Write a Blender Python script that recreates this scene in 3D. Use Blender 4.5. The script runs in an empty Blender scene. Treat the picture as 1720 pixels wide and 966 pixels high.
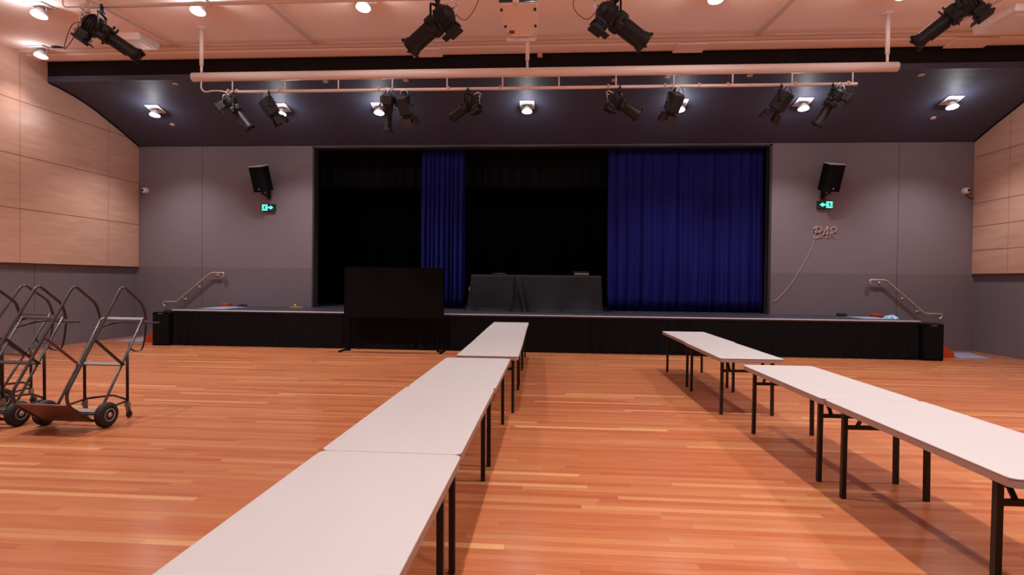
import bpy, bmesh, math, random
from mathutils import Vector, Matrix
random.seed(7)
C = bpy.context.scene.collection
sc = bpy.context.scene
PI = math.pi
R = math.radians

# ------------------------------------------------------------------ materials
def new_mat(name):
    m = bpy.data.materials.new(name); m.use_nodes = True
    nt = m.node_tree; nt.nodes.clear()
    out = nt.nodes.new('ShaderNodeOutputMaterial'); b = nt.nodes.new('ShaderNodeBsdfPrincipled')
    nt.links.new(b.outputs[0], out.inputs[0])
    return m, nt, b

def mat(name, col, rough=0.5, metal=0.0, var=0.08, scale=6.0, spec=0.5, bump=0.0, coat=0.0, stretch=(1, 1, 1)):
    m, nt, b = new_mat(name); N = nt.nodes; L = nt.links
    b.inputs['Roughness'].default_value = rough; b.inputs['Metallic'].default_value = metal
    b.inputs['Specular IOR Level'].default_value = spec
    if coat: b.inputs['Coat Weight'].default_value = coat; b.inputs['Coat Roughness'].default_value = .1
    tc = N.new('ShaderNodeTexCoord'); mp = N.new('ShaderNodeMapping'); mp.inputs['Scale'].default_value = stretch
    L.new(tc.outputs['Object'], mp.inputs[0])
    no = N.new('ShaderNodeTexNoise'); no.inputs['Scale'].default_value = scale; no.inputs['Detail'].default_value = 4
    L.new(mp.outputs[0], no.inputs['Vector'])
    mx = N.new('ShaderNodeMix'); mx.data_type = 'RGBA'
    mx.inputs[6].default_value = (*[c * (1 - var) for c in col], 1); mx.inputs[7].default_value = (*[min(1, c * (1 + var)) for c in col], 1)
    L.new(no.outputs['Fac'], mx.inputs[0]); L.new(mx.outputs[2], b.inputs['Base Color'])
    if bump:
        bp = N.new('ShaderNodeBump'); bp.inputs['Strength'].default_value = bump; bp.inputs['Distance'].default_value = .01
        L.new(no.outputs['Fac'], bp.inputs['Height']); L.new(bp.outputs[0], b.inputs['Normal'])
    return m

def emit(name, col, strength):
    m = bpy.data.materials.new(name); m.use_nodes = True; nt = m.node_tree; nt.nodes.clear()
    out = nt.nodes.new('ShaderNodeOutputMaterial'); e = nt.nodes.new('ShaderNodeEmission')
    e.inputs[0].default_value = (*col, 1); e.inputs[1].default_value = strength
    nt.links.new(e.outputs[0], out.inputs[0]); return m

def math_node(nt, op, a, b=None, c=None):
    n = nt.nodes.new('ShaderNodeMath'); n.operation = op
    for i, v in enumerate((a, b, c)):
        if v is None: continue
        if isinstance(v, (int, float)): n.inputs[i].default_value = v
        else: nt.links.new(v, n.inputs[i])
    return n.outputs[0]

def floor_mat():
    m, nt, b = new_mat('floorboards'); N = nt.nodes; L = nt.links
    tc = N.new('ShaderNodeTexCoord'); sx = N.new('ShaderNodeSeparateXYZ'); L.new(tc.outputs['Object'], sx.inputs[0])
    x, y = sx.outputs[0], sx.outputs[1]
    W = 0.066
    row = math_node(nt, 'FLOOR', math_node(nt, 'DIVIDE', y, W))
    wn = N.new('ShaderNodeTexWhiteNoise'); wn.noise_dimensions = '1D'; L.new(row, wn.inputs['W'])
    xo = math_node(nt, 'ADD', math_node(nt, 'DIVIDE', x, 1.7), math_node(nt, 'MULTIPLY', wn.outputs['Value'], 37.0))
    col = math_node(nt, 'FLOOR', xo)
    cb = N.new('ShaderNodeCombineXYZ'); L.new(col, cb.inputs[0]); L.new(row, cb.inputs[1])
    w2 = N.new('ShaderNodeTexWhiteNoise'); w2.noise_dimensions = '3D'; L.new(cb.outputs[0], w2.inputs['Vector'])
    cr = N.new('ShaderNodeValToRGB'); L.new(w2.outputs['Value'], cr.inputs[0])
    e = cr.color_ramp.elements
    e[0].position = 0; e[0].color = FC[0]
    e[1].position = 1; e[1].color = FC[4]
    for p, c in ((.25, FC[1]), (.7, FC[2]), (.93, FC[3])):
        k = e.new(p); k.color = c
    # grain along the boards
    mp = N.new('ShaderNodeMapping'); mp.inputs['Scale'].default_value = (1.2, 34, 1); L.new(tc.outputs['Object'], mp.inputs[0])
    no = N.new('ShaderNodeTexNoise'); no.inputs['Scale'].default_value = 1.6; no.inputs['Detail'].default_value = 5; no.inputs['Roughness'].default_value = .65
    L.new(mp.outputs[0], no.inputs['Vector'])
    g = N.new('ShaderNodeMapRange'); g.inputs[1].default_value = .3; g.inputs[2].default_value = .7; g.inputs[3].default_value = .82; g.inputs[4].default_value = 1.14
    L.new(no.outputs['Fac'], g.inputs[0])
    # seams
    fy = math_node(nt, 'FRACT', math_node(nt, 'DIVIDE', y, W)); fx = math_node(nt, 'FRACT', xo)
    seam = math_node(nt, 'MAXIMUM', math_node(nt, 'LESS_THAN', fy, .03), math_node(nt, 'LESS_THAN', fx, .0015))
    sf = math_node(nt, 'SUBTRACT', 1.0, math_node(nt, 'MULTIPLY', seam, .25))
    f = math_node(nt, 'MULTIPLY', g.outputs[0], sf)
    mx = N.new('ShaderNodeMix'); mx.data_type = 'RGBA'; mx.blend_type = 'MULTIPLY'; mx.inputs[0].default_value = 1
    cc = N.new('ShaderNodeCombineColor'); [L.new(f, cc.inputs[i]) for i in range(3)]
    L.new(cr.outputs[0], mx.inputs[6]); L.new(cc.outputs[0], mx.inputs[7]); L.new(mx.outputs[2], b.inputs['Base Color'])
    b.inputs['Roughness'].default_value = .24
    n2 = N.new('ShaderNodeTexNoise'); n2.inputs['Scale'].default_value = .8; L.new(tc.outputs['Object'], n2.inputs['Vector'])
    rr = N.new('ShaderNodeMapRange'); rr.inputs[3].default_value = .17; rr.inputs[4].default_value = .33; L.new(n2.outputs['Fac'], rr.inputs[0]); L.new(rr.outputs[0], b.inputs['Roughness'])
    b.inputs['Specular IOR Level'].default_value = .45
    bp = N.new('ShaderNodeBump'); bp.inputs['Strength'].default_value = .06; bp.inputs['Distance'].default_value = .004; L.new(f, bp.inputs['Height']); L.new(bp.outputs[0], b.inputs['Normal'])
    return m

FC = [(.37, .105, .042, 1), (.42, .135, .055, 1), (.44, .155, .066, 1), (.47, .19, .078, 1), (.60, .32, .14, 1)]

def wood_panel_mat(name, ys, zs):
    """maple veneer sheets with dark joints at the world y and z of each joint"""
    m, nt, b = new_mat(name); N = nt.nodes; L = nt.links
    tc = N.new('ShaderNodeTexCoord'); sx = N.new('ShaderNodeSeparateXYZ'); L.new(tc.outputs['Object'], sx.inputs[0])
    y, z = sx.outputs[1], sx.outputs[2]
    mp = N.new('ShaderNodeMapping'); mp.inputs['Scale'].default_value = (1, .9, 7); L.new(tc.outputs['Object'], mp.inputs[0])
    no = N.new('ShaderNodeTexNoise'); no.inputs['Scale'].default_value = 1.3; no.inputs['Detail'].default_value = 6; no.inputs['Distortion'].default_value = .6
    L.new(mp.outputs[0], no.inputs['Vector'])
    cr = N.new('ShaderNodeValToRGB'); e = cr.color_ramp.elements
    e[0].position = .3; e[0].color = (.53, .30, .215, 1); e[1].position = .7; e[1].color = (.60, .37, .28, 1)
    L.new(no.outputs['Fac'], cr.inputs[0])
    s = None
    for v, lst, w in ((y, ys, .004), (z, zs, .007)):
        for q in lst:
            k = math_node(nt, 'LESS_THAN', math_node(nt, 'ABSOLUTE', math_node(nt, 'SUBTRACT', v, q)), w)
            s = k if s is None else math_node(nt, 'MAXIMUM', s, k)
    mx = N.new('ShaderNodeMix'); mx.data_type = 'RGBA'; L.new(s, mx.inputs[0]); L.new(cr.outputs[0], mx.inputs[6]); mx.inputs[7].default_value = (.12, .05, .035, 1)
    L.new(mx.outputs[2], b.inputs['Base Color'])
    b.inputs['Roughness'].default_value = .3; b.inputs['Specular IOR Level'].default_value = .4
    return m

def wall_mat(name, joints):
    """charcoal wall lining: slightly darker dado below z 1.91, vertical joints at the given x"""
    m, nt, b = new_mat(name); N = nt.nodes; L = nt.links
    tc = N.new('ShaderNodeTexCoord'); sx = N.new('ShaderNodeSeparateXYZ'); L.new(tc.outputs['Object'], sx.inputs[0])
    no = N.new('ShaderNodeTexNoise'); no.inputs['Scale'].default_value = 25; no.inputs['Detail'].default_value = 6; L.new(tc.outputs['Object'], no.inputs['Vector'])
    mr = N.new('ShaderNodeMapRange'); mr.inputs[3].default_value = .88; mr.inputs[4].default_value = 1.12; L.new(no.outputs['Fac'], mr.inputs[0])
    low = math_node(nt, 'LESS_THAN', sx.outputs[2], 1.915)
    mx = N.new('ShaderNodeMix'); mx.data_type = 'RGBA'; L.new(low, mx.inputs[0]); mx.inputs[6].default_value = (*WALLC, 1); mx.inputs[7].default_value = (*[c * .84 for c in WALLC], 1)
    s = None
    for axis, q in joints:
        k = math_node(nt, 'LESS_THAN', math_node(nt, 'ABSOLUTE', math_node(nt, 'SUBTRACT', sx.outputs[axis], q)), .008)
        s = k if s is None else math_node(nt, 'MAXIMUM', s, k)
    f = math_node(nt, 'MULTIPLY', mr.outputs[0], math_node(nt, 'SUBTRACT', 1.0, math_node(nt, 'MULTIPLY', s, .6)))
    cc = N.new('ShaderNodeCombineColor'); [L.new(f, cc.inputs[i]) for i in range(3)]
    m2 = N.new('ShaderNodeMix'); m2.data_type = 'RGBA'; m2.blend_type = 'MULTIPLY'; m2.inputs[0].default_value = 1
    L.new(mx.outputs[2], m2.inputs[6]); L.new(cc.outputs[0], m2.inputs[7]); L.new(m2.outputs[2], b.inputs['Base Color'])
    b.inputs['Roughness'].default_value = .75; b.inputs['Specular IOR Level'].default_value = .25
    return m
WALLC = (.20, .168, .195)

M = {}
M['floor'] = floor_mat()
M['ceil'] = mat('cream_ceiling_paint', (.86, .71, .65), .75, var=.02, spec=.2)
M['joint'] = mat('ceiling_shade_tone', (.60, .46, .41), .7, var=.02, spec=.2)  # darker ceiling tone: painted shade for the ribs and moulding gaps
M['bulk'] = mat('bulkhead_black', (.013, .0095, .0095), .8, spec=.1)
M['dark_ceil'] = mat('dark_ceiling_paint', (.058, .060, .095), .6, var=.08, scale=3, spec=.3)
M['black'] = mat('matt_black', (.004, .004, .0045), .9, spec=.05)
M['black_cloth'] = mat('black_drape', (.010, .009, .011), .95, spec=.08, scale=20, bump=.2)
M['skirt'] = mat('stage_skirt_cloth', (.0085, .0085, .0105), .95, spec=.06, scale=20, bump=.2)
M['grey_cloth'] = mat('charcoal_tablecloth', (.022, .022, .026), .9, spec=.15, scale=30, bump=.2)
M['blue'] = mat('royal_blue_velvet', (.009, .010, .13), .8, spec=.15, var=.15, scale=2.0, stretch=(6, 6, .4))
M['wall_back'] = wall_mat('charcoal_wall', [(0, -9.55), (0, 8.72)])
M['wall_side'] = wall_mat('charcoal_side_wall', [(1, 11.56), (1, 8.0), (1, 4.4)])
M['panel_l'] = wood_panel_mat('maple_left', [13.52, 11.14, 8.76, 6.38, 4.0], [3.07, 4.21, 5.37])
M['panel_r'] = wood_panel_mat('maple_right', [13.5, 11.1, 8.7, 6.3, 3.9], [2.51, 3.10, 3.68, 4.82])
M['table'] = mat('cream_laminate', (.48, .45, .44), .38, var=.015, spec=.35, scale=2)
M['table_edge'] = mat('table_edge', (.34, .23, .20), .5, var=.05)
M['leg'] = mat('black_steel', (.010, .008, .008), .45, spec=.4)
M['steel_dark'] = mat('dark_grey_tube', (.055, .045, .05), .32, metal=.4, var=.15, scale=20)
M['steel_grey'] = mat('worn_grey_steel', (.20, .17, .165), .55, metal=.2, var=.2, scale=15)
M['brown_steel'] = mat('brown_plate', (.13, .045, .032), .5, var=.3, scale=8)
M['rubber'] = mat('black_rubber', (.020, .018, .018), .7, spec=.3)
M['chrome'] = mat('chrome', (.75, .72, .72), .18, metal=1, var=.02)
M['rim'] = mat('cream_wheel_rim', (.50, .40, .37), .4, metal=.2)
M['pipe'] = mat('cream_painted_steel', (.78, .64, .57), .35, var=.03, spec=.5)
M['rail'] = mat('satin_handrail', (.62, .50, .46), .35, metal=.6, var=.05)
M['lamp_body'] = mat('stage_lamp_black', (.011, .010, .011), .5, spec=.3, var=.2, scale=15)
M['lamp_brown'] = mat('barn_door_brown', (.022, .010, .008), .7, spec=.2)
M['silver'] = mat('silver_trim', (.78, .76, .78), .35, metal=.35)
M['face'] = emit('lamp_glow', (1.0, .97, .99), 26)
M['white'] = mat('white_plastic', (.78, .70, .68), .4, var=.03)
M['projector'] = mat('projector_white', (.74, .63, .58), .45, var=.03)
M['glass'] = mat('dark_glass', (.01, .012, .015), .1, spec=.7)
M['deck'] = mat('stage_deck', (.035, .032, .045), .35, var=.2, spec=.4)
M['nosing'] = mat('stage_nosing', (.48, .54, .66), .45)
M['timber'] = mat('orange_timber', (.50, .075, .025), .4, var=.15, scale=8, stretch=(1, 1, 6))
M['tactile'] = mat('blue_grey_mat', (.24, .27, .39), .6, var=.08, scale=40)
M['red'] = mat('red_case', (.40, .05, .025), .5)
M['lightblue'] = mat('pale_blue_cloth', (.30, .50, .72), .8)
M['yellow'] = mat('yellow_tape', (.65, .42, .10), .5)
M['green'] = emit('exit_sign_lit', (.16, .98, .78), 1.7)
M['green_dark'] = mat('exit_sign_dark_green', (.003, .022, .018), .5)
M['neon'] = mat('unlit_neon_tube', (.70, .48, .46), .35, var=.02)
M['orange_cover'] = mat('pinkish_cover', (.60, .34, .28), .5)
M['wire'] = mat('brown_wire', (.16, .045, .03), .6)
M['tv'] = mat('dark_screen', (.004, .004, .004), .6, spec=.08)

# ------------------------------------------------------------------ mesh helpers
class MB:
    """collects shapes into one mesh"""
    def __init__(s): s.bm = bmesh.new()
    def box(s, c, d, rot=None, bev=0.0):
        r = bmesh.ops.create_cube(s.bm, size=1.0); vs = r['verts']
        bmesh.ops.scale(s.bm, vec=d, verts=vs)
        if bev:
            es = list({e for v in vs for e in v.link_edges})
            r2 = bmesh.ops.bevel(s.bm, geom=es, offset=bev, segments=2, affect='EDGES', profile=.5)
            vs = list({v for f in r2['faces'] for v in f.verts} | {v for v in vs if v.is_valid})
        if rot is not None: bmesh.ops.rotate(s.bm, cent=(0, 0, 0), matrix=rot, verts=vs)
        bmesh.ops.translate(s.bm, vec=c, verts=vs); return s
    def bb(s, x0, x1, y0, y1, z0, z1, bev=0.0):
        return s.box(((x0 + x1) / 2, (y0 + y1) / 2, (z0 + z1) / 2), (abs(x1 - x0), abs(y1 - y0), abs(z1 - z0)), None, bev)
    def bar(s, a, b, w, t, up=(0, 0, 1)):
        a, b = Vector(a), Vector(b); d = b - a
        z = d.normalized(); u = Vector(up); x = u.cross(z)
        if x.length < 1e-4: x = Vector((1, 0, 0)).cross(z)
        x.normalize(); y = z.cross(x)
        return s.box((a + b) / 2, (w, t, d.length), Matrix((x, y, z)).transposed())
    def tube(s, pts, r, n=10, cap=True):
        pts = [Vector(p) for p in pts]; rings = []
        rs = r if isinstance(r, (list, tuple)) else [r] * len(pts)
        t0 = (pts[1] - pts[0]).normalized(); u = t0.orthogonal().normalized()
        for i, p in enumerate(pts):
            if i == 0: t = t0
            elif i == len(pts) - 1: t = (pts[i] - pts[i - 1]).normalized()
            else: t = ((pts[i + 1] - p).normalized() + (p - pts[i - 1]).normalized()).normalized()
            u = (u - t * u.dot(t)).normalized(); v = t.cross(u)
            rings.append([s.bm.verts.new(p + (u * math.cos(2 * PI * k / n) + v * math.sin(2 * PI * k / n)) * rs[i]) for k in range(n)])
        for a, b in zip(rings, rings[1:]):
            for k in range(n): f = s.bm.faces.new((a[k], a[(k + 1) % n], b[(k + 1) % n], b[k])); f.smooth = True
        if cap: s.bm.faces.new(rings[0][::-1]); s.bm.faces.new(rings[-1])
        return s
    def lathe(s, prof, o=(0, 0, 0), axis=(0, 0, 1), n=24):
        """prof: list of (radius, height along axis)"""
        a = Vector(axis).normalized(); u = a.orthogonal().normalized(); v = a.cross(u); o = Vector(o); rings = []
        for r, h in prof:
            if r < 1e-6: rings.append([s.bm.verts.new(o + a * h)])
            else: rings.append([s.bm.verts.new(o + a * h + (u * math.cos(2 * PI * k / n) + v * math.sin(2 * PI * k / n)) * r) for k in range(n)])
        for A, B in zip(rings, rings[1:]):
            for k in range(n):
                q = [A[k % len(A)], A[(k + 1) % n % len(A)], B[(k + 1) % n % len(B)], B[k % len(B)]]
                q2 = []
                for w in q:
                    if w not in q2: q2.append(w)
                if len(q2) > 2: f = s.bm.faces.new(q2); f.smooth = True
        for Rr in (rings[0], rings[-1]):
            if len(Rr) > 2: s.bm.faces.new(Rr)
        return s
    def prism(s, poly, axis, a, b):
        """poly 2-D, extruded along axis (0 x, 1 y, 2 z) from a to b; poly coords are the two other axes in order"""
        def P(p, t):
            q = list(p); q.insert(axis, t); return s.bm.verts.new(q)
        A = [P(p, a) for p in poly]; B = [P(p, b) for p in poly]; n = len(poly)
        s.bm.faces.new(A); s.bm.faces.new(B[::-1])
        for k in range(n): s.bm.faces.new((A[k], B[k], B[(k + 1) % n], A[(k + 1) % n]))
        return s
    def grid(s, fn, nu, nv, smooth=True, closed=False):
        V = [[s.bm.verts.new(fn(i / nu, j / nv)) for j in range(nv + 1)] for i in range(nu + 1)]
        for i in range(nu):
            for j in range(nv):
                f = s.bm.faces.new((V[i][j], V[i + 1][j], V[i + 1][j + 1], V[i][j + 1])); f.smooth = smooth
        return s
    def build(s, name, m, parent=None, loc=None, recalc=True):
        if recalc: bmesh.ops.recalc_face_normals(s.bm, faces=s.bm.faces)
        me = bpy.data.meshes.new(name); s.bm.to_mesh(me); s.bm.free()
        me.materials.append(m if not isinstance(m, str) else M[m])
        o = bpy.data.objects.new(name, me); C.objects.link(o)
        if parent: o.parent = parent
        if loc: o.location = loc
        return o

def fillet(pts, r, n=6):
    pts = [Vector(p) for p in pts]; out = [pts[0]]
    for a, p, b in zip(pts, pts[1:], pts[2:]):
        d1 = (a - p); d2 = (b - p); k = min(r, d1.length * .49, d2.length * .49)
        q1 = p + d1.normalized() * k; q2 = p + d2.normalized() * k
        for i in range(n + 1):
            t = i / n; out.append(q1 * (1 - t) ** 2 + p * 2 * t * (1 - t) + q2 * t * t)
    out.append(pts[-1]); return out

def smooth_path(pts, n=8):
    """Catmull-Rom through the points"""
    P = [Vector(p) for p in pts]; P = [P[0] * 2 - P[1]] + P + [P[-1] * 2 - P[-2]]; out = []
    for i in range(1, len(P) - 2):
        for k in range(n):
            t = k / n; a, b, c, d = P[i - 1:i + 3]
            out.append(.5 * ((2 * b) + (c - a) * t + (2 * a - 5 * b + 4 * c - d) * t * t + (3 * b - 3 * c + d - a) * t ** 3))
    out.append(P[-2]); return out

def tag(o, label, cat, group=None):
    o['label'] = label; o['category'] = cat
    if group: o['group'] = group
    return o
def thing(name, label, cat, loc=(0, 0, 0), rz=0.0, group=None):
    o = bpy.data.objects.new(name, None); C.objects.link(o); o.empty_display_size = .1
    o.location = loc; o.rotation_euler = (0, 0, rz)
    return tag(o, label, cat, group)
def struct(o): o['kind'] = 'structure'; return o
def dup(root, loc, rz, label):
    r = root.copy(); C.objects.link(r); r.location = loc; r.rotation_euler = (0, 0, rz); r['label'] = label
    for ch in list(root.children):
        c = ch.copy(); C.objects.link(c); c.parent = r
        for g in ch.children:
            d = g.copy(); C.objects.link(d); d.parent = c
    return r

# ------------------------------------------------------------------ room shell
XL, XR, YB, YF = -11.45, 10.58, 14.6, -7.0
def ceil_z(y): return 6.45 + .07 * (y - 11.3)            # cream ceiling rises gently towards the stage
DARK = [(11.80, 6.02), (12.15, 5.985), (12.49, 5.935), (12.80, 5.87), (13.13, 5.78), (13.56, 5.625), (14.0, 5.467), (14.38, 5.315), (14.6, 5.22)]
def dark_z(y):
    for (a, za), (b, zb) in zip(DARK, DARK[1:]):
        if a <= y <= b: return za + (zb - za) * (y - a) / (b - a)
    return DARK[0][1]

struct(MB().bb(XL - .3, XR + .3, YF - .3, YB + .4, -.12, 0).build('floor', 'floor'))
# cream ceiling slab
struct(MB().prism([(YF - .2, ceil_z(YF - .2)), (11.8, ceil_z(11.8)), (11.8, ceil_z(11.8) + .15), (YF - .2, ceil_z(YF - .2) + .15)], 0, XL - .2, XR + .2).build('ceiling', 'ceil'))
# dark curved ceiling over the stage front
struct(MB().prism(DARK + [(y, z + .25) for y, z in reversed(DARK)][:-1] + [(11.84, 6.27)], 0, XL - .2, XR + .2).build('ceiling_stage_front', 'dark_ceil'))
# black bulkhead between the two ceilings with a dark lip
struct(MB().bb(XL - .2, XR + .2, 11.80, 11.86, 6.12, 6.62).build('trim_1', 'bulk'))
struct(MB().bb(XL + .12, XR - .1, 11.76, 11.84, 6.0, 6.12).build('trim_2', 'dark_ceil'))
# cream mouldings at the edge of the cream ceiling
struct(MB().bb(XL, XR, 11.03, 11.19, 6.405, 6.47, .006).build('trim_3', 'ceil'))
prof = [(11.24, 6.50), (11.24, 6.42)] + [(11.34 - .1 * math.cos(t), 6.42 - .03 * math.sin(t)) for t in (0.3, .7, 1.1, PI / 2)] + [(11.56, 6.395), (11.60, 6.41), (11.62, 6.44), (11.79, 6.46), (11.79, 6.52)]
struct(MB().prism(prof, 0, XL, XR).build('trim_4', 'ceil'))
struct(MB().bb(XL, XR, 10.99, 11.03, 6.40, 6.47).build('trim_10', 'joint'))  # shadow line in front of the moulding, painted as a dark strip
struct(MB().bb(XL, XR, 11.19, 11.235, 6.408, 6.48).build('trim_11', 'joint'))  # shadow gap between the two mouldings, filled with a dark strip
# shallow ribs on the cream ceiling, their shading painted in as a darker tone
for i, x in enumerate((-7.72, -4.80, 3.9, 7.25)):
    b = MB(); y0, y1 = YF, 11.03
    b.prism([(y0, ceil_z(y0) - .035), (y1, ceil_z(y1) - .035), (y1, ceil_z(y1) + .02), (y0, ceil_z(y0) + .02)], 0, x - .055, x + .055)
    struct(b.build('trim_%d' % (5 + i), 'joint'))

# side walls: charcoal dado wall + maple panelling
def side_wall(name, x0, x1, xp0, xp1, zb, pm):
    w = struct(MB().bb(x0, x1, YF - .2, YB, -.05, 6.6).build(name, 'wall_side'))
    prof = [(YF, zb), (YB - .02, zb)]
    top = [(YB - .02, 5.26)] + [(y, z + .06) for y, z in reversed(DARK[:-1])] + [(11.79, ceil_z(11.8) + .03), (YF, ceil_z(YF) + .03)]
    p = MB().prism(prof + top, 0, xp0, xp1).build('wood_panelling', pm, w)
    p['label'] = 'pale maple veneer panels with fine dark joints'
side_wall('wall_left', XL - .2, XL, XL, XL + .09, 1.91, 'panel_l')
side_wall('wall_right', XR, XR + .2, XR - .09, XR, 1.935, 'panel_r')
struct(MB().bb(XL - .2, XR + .2, YF - .3, YF - .1, -.05, 6.2).build('wall_rear', 'wall_side'))

for n, x0, x1 in ((12, XL + .09, XL + .105), (13, XR - .105, XR - .09)):
    P_ = [(y, z - .035) for y, z in DARK[:-1]] + [(14.58, 5.20)] + [(14.58, 5.26)] + [(y, z + .03) for y, z in reversed(DARK[:-1])]
    struct(MB().prism(P_, 0, x0, x1).build('trim_%d' % n, 'bulk'))
struct(MB().bb(XL + .1, XR - .1, YB - .04, YB - .001, 5.235, 5.30).build('trim_14', 'bulk'))
# proscenium wall with the stage opening
OX0, OX1, OZ = -6.44, 5.62, 5.20
b = MB(); b.bb(XL - .2, OX0, YB, YB + .25, -.05, 5.5).bb(OX1, XR + .2, YB, YB + .25, -.05, 5.5).bb(OX0, OX1, YB, YB + .25, OZ, 5.5)
struct(b.build('wall_back', 'wall_back'))
b = MB(); b.bb(OX0, OX0 + .05, YB - .012, YB + .26, .855, OZ).bb(OX1 - .06, OX1, YB - .012, YB + .26, .855, OZ).bb(OX0, OX1, YB - .012, YB + .26, OZ - .045, OZ)
struct(b.build('trim_9', mat('dark_reveal', (.03, .022, .026), .6)))
# stage house behind
b = MB(); b.bb(-9, 8.2, 18.4, 18.5, 0, 7).bb(-9.1, -9, YB + .25, 18.5, 0, 7).bb(8.2, 8.3, YB + .25, 18.5, 0, 7).bb(-9.1, 8.3, YB + .25, 18.5, 7, 7.1)
struct(b.build('wall_stage_house', 'black'))

# ------------------------------------------------------------------ stage
SZ = .855
st = thing('stage', 'low black stage platform with pleated black skirt across the hall end', 'stage', (-.48, 12.7, 0))
def W(o, parent):   # keep world coordinates for a child built in world space
    o.parent = parent; o.matrix_parent_inverse = Matrix.Translation(parent.location).inverted(); return o
W(MB().bb(-9.06, 8.10, 12.72, YB - .02, SZ - .06, SZ).bb(-8.9, 8.1, YB - .02, 18.3, SZ - .06, SZ).build('deck', 'deck'), st)
W(MB().bb(-9.06, 8.10, 12.69, 12.73, SZ - .022, SZ + .003, .004).build('nosing', 'nosing'), st)
def skirt_fn(u, v):
    x = -9.05 + 17.14 * u
    k = u * 430
    a = .018 + .012 * math.sin(k * .13) + .008 * math.sin(k * .041 + 2)
    amp = a * (.35 + .65 * v)
    y = 12.735 - amp * (math.sin(k) + .35 * math.sin(2.3 * k + 1)) - .012 * v
    z = (SZ - .03) * (1 - v) + .012 * v + (.008 * math.sin(k * .21) * v)
    return (x, y, max(z, .004))
W(MB().grid(skirt_fn, 1500, 5).build('skirt', 'skirt', recalc=False), st)
W(MB().bb(-9.05, 8.09, 12.80, 12.83, 0.0, SZ - .06).build('frame', 'black'), st)

# speaker cabinets at the two stage corners
def cabinet(x0, x1, lab):
    cx = (x0 + x1) / 2
    t = thing('speaker_cabinet', lab, 'speaker cabinet', (cx, 12.9, 0), 0, 'black cabinets at the stage corners')
    w = (x1 - x0) / 2
    MB().bb(-w, w, -.28, .24, .0, .79, .012).build('cabinet_body', 'lamp_body' if 0 else 'black', t)
    MB().bb(-w + .02, w - .02, -.292, -.279, .03, .74, .004).build('grille', 'skirt', t)
    MB().bb(-.06, .06, -.298, -.29, .755, .772).build('badge', 'steel_grey', t)
cabinet(-9.49, -9.07, 'black upright cabinet closing the left corner of the stage')
cabinet(8.11, 8.54, 'black upright cabinet closing the right corner of the stage')

# stairs at each end with sloping timber stringer
def stairs(xt, sgn, lab):
    t = thing('stage_stairs', lab, 'stairs', (xt, 13.8, 0), 0, 'stage stairs')
    run = .235
    for k in range(4):
        z = SZ * (4 - k) / 5; a = sgn * run * k; b_ = sgn * run * (k + 1)
        MB().bb(min(a, b_), max(a, b_), -.58, .74, 0 if 0 else z - .05, z, .006).build('step', 'deck', t)
    poly = [(0, 0), (0, SZ - .02), (sgn * .1, SZ - .02), (sgn * run * 4, .17), (sgn * (run * 4 + .06), .12), (sgn * (run * 4 + .07), 0)]
    MB().prism(poly, 1, -.66, -.58).build('stringer', 'timber', t)
    MB().prism([(0, 0), (0, SZ - .07), (sgn * .05, SZ - .22), (sgn * run * 3.9, .10), (sgn * run * 4, 0)], 1, -.57, .74).build('riser_block', 'black', t)
stairs(-9.08, -1, 'black stairs with orange timber side at the left end of the stage')
stairs(8.12, 1, 'black stairs with orange timber side at the right end of the stage')

def flatmat(x0, x1, y0, y1, z, lab, sk=0.0):
    b = MB(); b.prism([(x0, y0), (x1, y0), (x1 + sk, y1), (x0 + sk, y1)], 2, z + .001, z + .008)
    n = 0
    o = b.build('tactile_mat', 'tactile')
    c = Vector(((x0 + x1) / 2, (y0 + y1) / 2, z)); o.data.transform(Matrix.Translation(-c)); o.location = c
    return tag(o, lab, 'floor mat', 'pale blue mats at the stage stairs')
flatmat(-10.95, -10.20, 13.22, 14.25, 0, 'pale blue mat on the floor at the foot of the left stage stairs')
flatmat(9.24, 9.90, 13.12, 14.2, 0, 'pale blue mat on the floor at the foot of the right stage stairs', .3)
flatmat(-8.75, -8.05, 13.15, 14.25, SZ, 'pale blue mat on the stage at the top of the left stairs')
flatmat(7.15, 7.75, 13.1, 13.95, SZ, 'pale blue mat on the stage at the top of the right stairs')

# handrails on the back wall
def handrail(pts, br, lab, x0):
    t = thing('handrail', lab, 'handrail', (x0, YB, 0))
    P = [(x - x0, -.09, z) for x, z in pts]
    e0 = [(P[0][0] , -.09, P[0][2] - .10), (P[0][0] , -.02, P[0][2] - .10)]
    n = len(P)
    path = [(P[0][0] + (.07 if P[1][0] > P[0][0] else -.07), -.09, P[0][2] - .12), (P[0][0], -.09, P[0][2] - .09), P[0]] + P[1:-1] + [P[-1], (P[-1][0], -.09, P[-1][2] - .09), (P[-1][0] + (.07 if P[-2][0] > P[-1][0] else -.07), -.09, P[-1][2] - .12)]
    MB().tube(fillet(path, .055), .022, 10).build('rail_tube', 'rail', t)
    for x, z in br:
        b = MB(); b.tube([(x - x0, -.09, z - .01), (x - x0, -.088, z - .07), (x - x0, -.01, z - .075)], .009, 8)
        b.lathe([(0, 0), (.035, 0), (.035, .008), (0, .012)], (x - x0, -.012 + .012, z - .075), (0, -1, 0), 16)
        b.build('bracket', 'rail', t)
handrail([(-10.60, .955), (-10.22, .955), (-9.23, 1.765), (-8.87, 1.765)], [(-10.03, 1.10), (-9.62, 1.44), (-9.10, 1.765)], 'pale steel handrail sloping up beside the left stage stairs', -9.7)
handrail([(8.02, 1.755), (8.40, 1.755), (9.36, .925), (9.76, .925)], [(8.30, 1.755), (8.86, 1.36), (9.22, 1.045)], 'pale steel handrail sloping down beside the right stage stairs', 8.9)

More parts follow.
